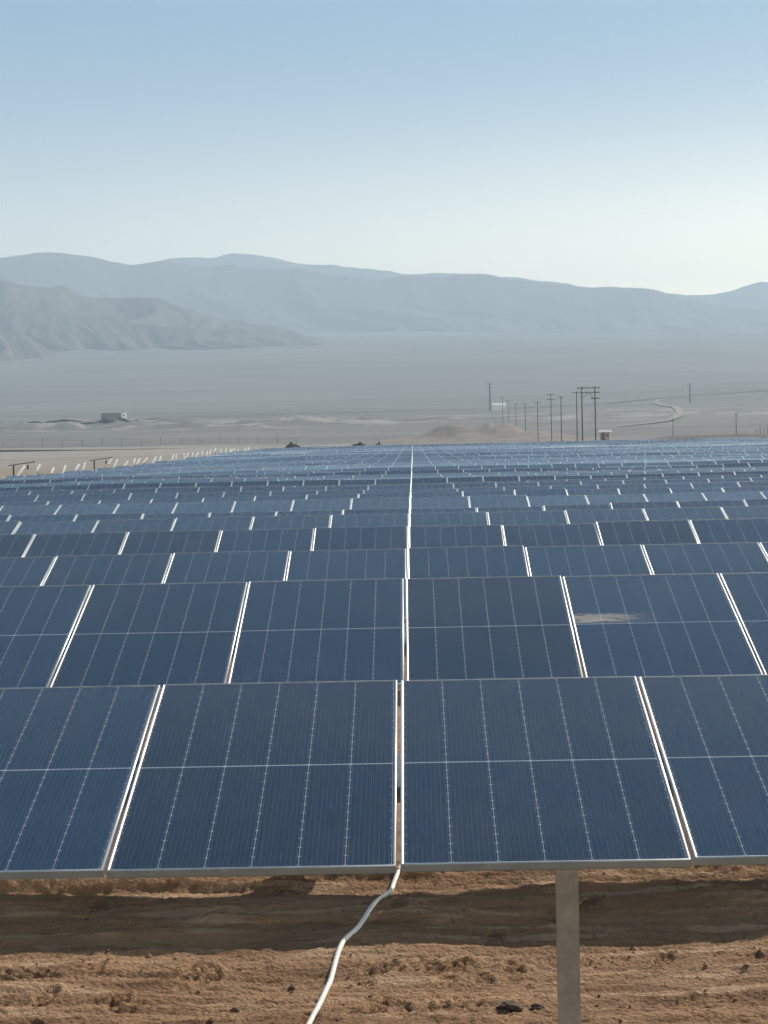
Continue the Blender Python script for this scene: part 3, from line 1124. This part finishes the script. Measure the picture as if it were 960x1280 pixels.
# ------------------------------------------------------------------ lorry on the highway
x, Y = hit(142, 526.2)
z = gz(x, Y) + .75
t = thing('articulated_lorry', 'long grey articulated lorry with white cab on the hazy highway', 'lorry', (x, Y, z), R(-2))
L = 33.0 / F * Y * .97
b = MB()
b.box((-1.5, 0, 2.75), (L - 3.6, 2.55, 2.9))
b.build('trailer', MAT['dark_sheet'], t)
b = MB()
b.box((-1.5, 0, 1.1), (L - 3.8, 1.0, .25))
b.build('chassis', MAT['steel_dark'], t)
b = MB()
xc = L / 2 - 1.35
prof = [(-1.15, .7), (1.25, .7), (1.3, 2.0), (1.05, 3.5), (.5, 4.1), (-1.15, 4.1)]
vs = [(xc + a, -1.24, c) for a, c in prof] + [(xc + a, 1.24, c) for a, c in prof]
n = len(prof)
b.add(vs, [tuple(range(n)), tuple(range(2 * n - 1, n - 1, -1))] + [(i, i + n, (i + 1) % n + n, (i + 1) % n) for i in range(n)])
cab = b.build('cab', MAT['white_paint'], t)
b = MB()
b.box((xc + .35, -1.25, 2.6), (1.0, .03, .8))
b.build('window', MAT['darkglass'], cab)
for xx in (-L / 2 + 1.3, -L / 2 + 2.6, -L / 2 + 3.9, L / 2 - 4.4, L / 2 - 1.2):
    for sy in (-1.05, 1.05):
        b = MB()
        b.tube([(xx, sy - .17, .52), (xx, sy + .17, .52)], .52, 16)
        b.build('wheel', MAT['rubber'], t)

# ------------------------------------------------------------------ fence on the left plain
t = thing('fence', 'long thin wire fence on dark posts crossing the plain at left', 'fence', (0, 0, 0))
xs_f = np.arange(-225, -48, 8.0)
for i, xx in enumerate(xs_f):
    yy = 1004 + .2 * xx
    zz = gz(xx, yy)
    b = MB()
    hgt = 3.2 if i % 3 else 4.4
    b.tube([(0, 0, -.3), (0, 0, hgt)], .075, 6)
    b.build('post', MAT['steel_dark'], t, (xx, yy, zz))
b = MB()
for hgt in (1.0, 2.0, 3.0):
    b.tube([(xx, 1004 + .2 * xx, gz(xx, 1004 + .2 * xx) + hgt) for xx in xs_f], .02, 4)
b.build('wire', MAT['steel_dark'], t)

t = thing('fence', 'short run of thin dark posts at the right edge before the brown bank', 'fence', (0, 0, 0))
for px, hy in ((945, 536), (950, 531), (955, 534), (959, 530), (966, 533), (972, 531)):
    Y = 690.0
    w = at(px, hy, Y)
    zz = gz(w.x, Y)
    b = MB()
    b.tube([(0, 0, -.3), (0, 0, w.z - zz)], .09, 6)
    b.build('post', MAT['steel_dark'], t, (w.x, Y, zz))


# dark heaps past the far edge
def heap(px, Y, w, h, seed, label, mat='earth'):
    x = px_x(px, Y)
    n = 40
    u = np.linspace(-1, 1, n)
    U, V = np.meshgrid(u, u)
    r = np.sqrt(U ** 2 + V ** 2)
    Z = np.clip(1 - r, 0, 1) ** .8 * h * (1 + .9 * fbm(U * 3, V * 3, 4, seed))
    X, Yv = x + U * w / 2, Y + V * w / 2
    o = grid_mesh('earth_heap', X, Yv, ground_z(X, Yv) - .05 + Z, MAT[mat], kind=None)
    tag(o, label, 'earth heap', 'earth heaps past the far edge')


for (px, Y, w, ytop, lab) in ((446, 470, 6.5, 553.2, 'wider dark earth heap past the far left edge of the panels'),
                              (474, 470, 3.4, 553.6, 'small dark earth heap right of the wider one'),
                              (365, 440, 7.0, 557.4, 'flat dark earth heap at the far left corner of the field')):
    x = px_x(px, Y)
    heap(px, Y, w, at(px, ytop, Y).z - gz(x, Y) + .15, int(px), lab, 'brown_earth' if px > 600 else 'earth')

# ------------------------------------------------------------------ air
hz_ = MB()
hz_.box((0, 6400, 426), (13000, 13600, 858))
m = bpy.data.materials.new('haze_air')
m.use_nodes = True
nt = m.node_tree
for n in list(nt.nodes):
    if n.type != 'OUTPUT_MATERIAL':
        nt.nodes.remove(n)
vol = N(nt, 'ShaderNodeVolumePrincipled')
vol.inputs['Color'].default_value = (.64, .82, 1.0, 1)
vol.inputs['Density'].default_value = 1.75e-4
vol.inputs['Anisotropy'].default_value = .1
nt.links.new(vol.outputs[0], nt.nodes['Material Output'].inputs['Volume'])
o = hz_.build('haze', m)
tag(o, kind='stuff')

# ------------------------------------------------------------------ light
SUN_EL, SUN_AZ = R(34), R(30)        # azimuth to the right of the view
W = bpy.data.worlds.new('World')
SC.world = W
W.use_nodes = True
nt = W.node_tree
bg = nt.nodes['Background']
sky = nt.nodes.new('ShaderNodeTexSky')
sky.sky_type = 'NISHITA'
sky.sun_disc = False
sky.sun_elevation = SUN_EL
sky.sun_rotation = SUN_AZ
sky.altitude = 1200
sky.air_density = 1.0
sky.dust_density = .3
sky.ozone_density = 3
# a bright dusty layer low over the horizon, strongest below the sun
tc = nt.nodes.new('ShaderNodeTexCoord')
sp = nt.nodes.new('ShaderNodeSeparateXYZ')
nt.links.new(tc.outputs['Generated'], sp.inputs[0])
low = RAMP(nt, sp.outputs[2], math.sin(R(12)), math.sin(R(0)))
az = M_(nt, 'MULTIPLY_ADD', sp.outputs[0], 1.9, .85, clamp=False)
fac = M_(nt, 'MULTIPLY', M_(nt, 'MULTIPLY', M_(nt, 'POWER', low, 2.4), M_(nt, 'MAXIMUM', az, .2)), 1.0)
addn = nt.nodes.new('ShaderNodeMix')
addn.data_type = 'RGBA'
addn.blend_type = 'ADD'
addn.clamp_result = False
nt.links.new(fac, addn.inputs[0])
hs = nt.nodes.new('ShaderNodeHueSaturation')
hs.inputs['Saturation'].default_value = 1.45
hs.inputs['Hue'].default_value = .496
nt.links.new(sky.outputs[0], hs.inputs['Color'])
nt.links.new(hs.outputs[0], addn.inputs[6])
addn.inputs[7].default_value = (88, 70, 42, 1)
nt.links.new(addn.outputs[2], bg.inputs['Color'])
bg.inputs['Strength'].default_value = .056
ld = bpy.data.lights.new('sun', 'SUN')
ld.energy = 5.0
ld.angle = R(.53)
ld.color = (1.0, .92, .80)
sun = bpy.data.objects.new('sun', ld)
COL.objects.link(sun)
to_sun = Vector((math.sin(SUN_AZ) * math.cos(SUN_EL), math.cos(SUN_AZ) * math.cos(SUN_EL), math.sin(SUN_EL)))
sun.rotation_euler = to_sun.to_track_quat('Z', 'Y').to_euler()

# ------------------------------------------------------------------ camera and render settings
cd = bpy.data.cameras.new('camera')
cam = bpy.data.objects.new('camera', cd)
COL.objects.link(cam)
cam.location = (0, 0, CAM_Z)
cam.rotation_euler = CAM_ROT.to_euler()
cd.sensor_fit = 'VERTICAL'
cd.sensor_height = 24
cd.lens = F / 1280 * 24
cd.clip_start = .1
cd.clip_end = 60000
SC.camera = cam
vs = SC.view_settings
vs.view_transform = 'Standard'
vs.look = 'None'
vs.gamma = 1
vs.use_curve_mapping = False
vs.exposure = 0.18
SC.cycles.volume_bounces = 1
SC.cycles.use_denoising = True
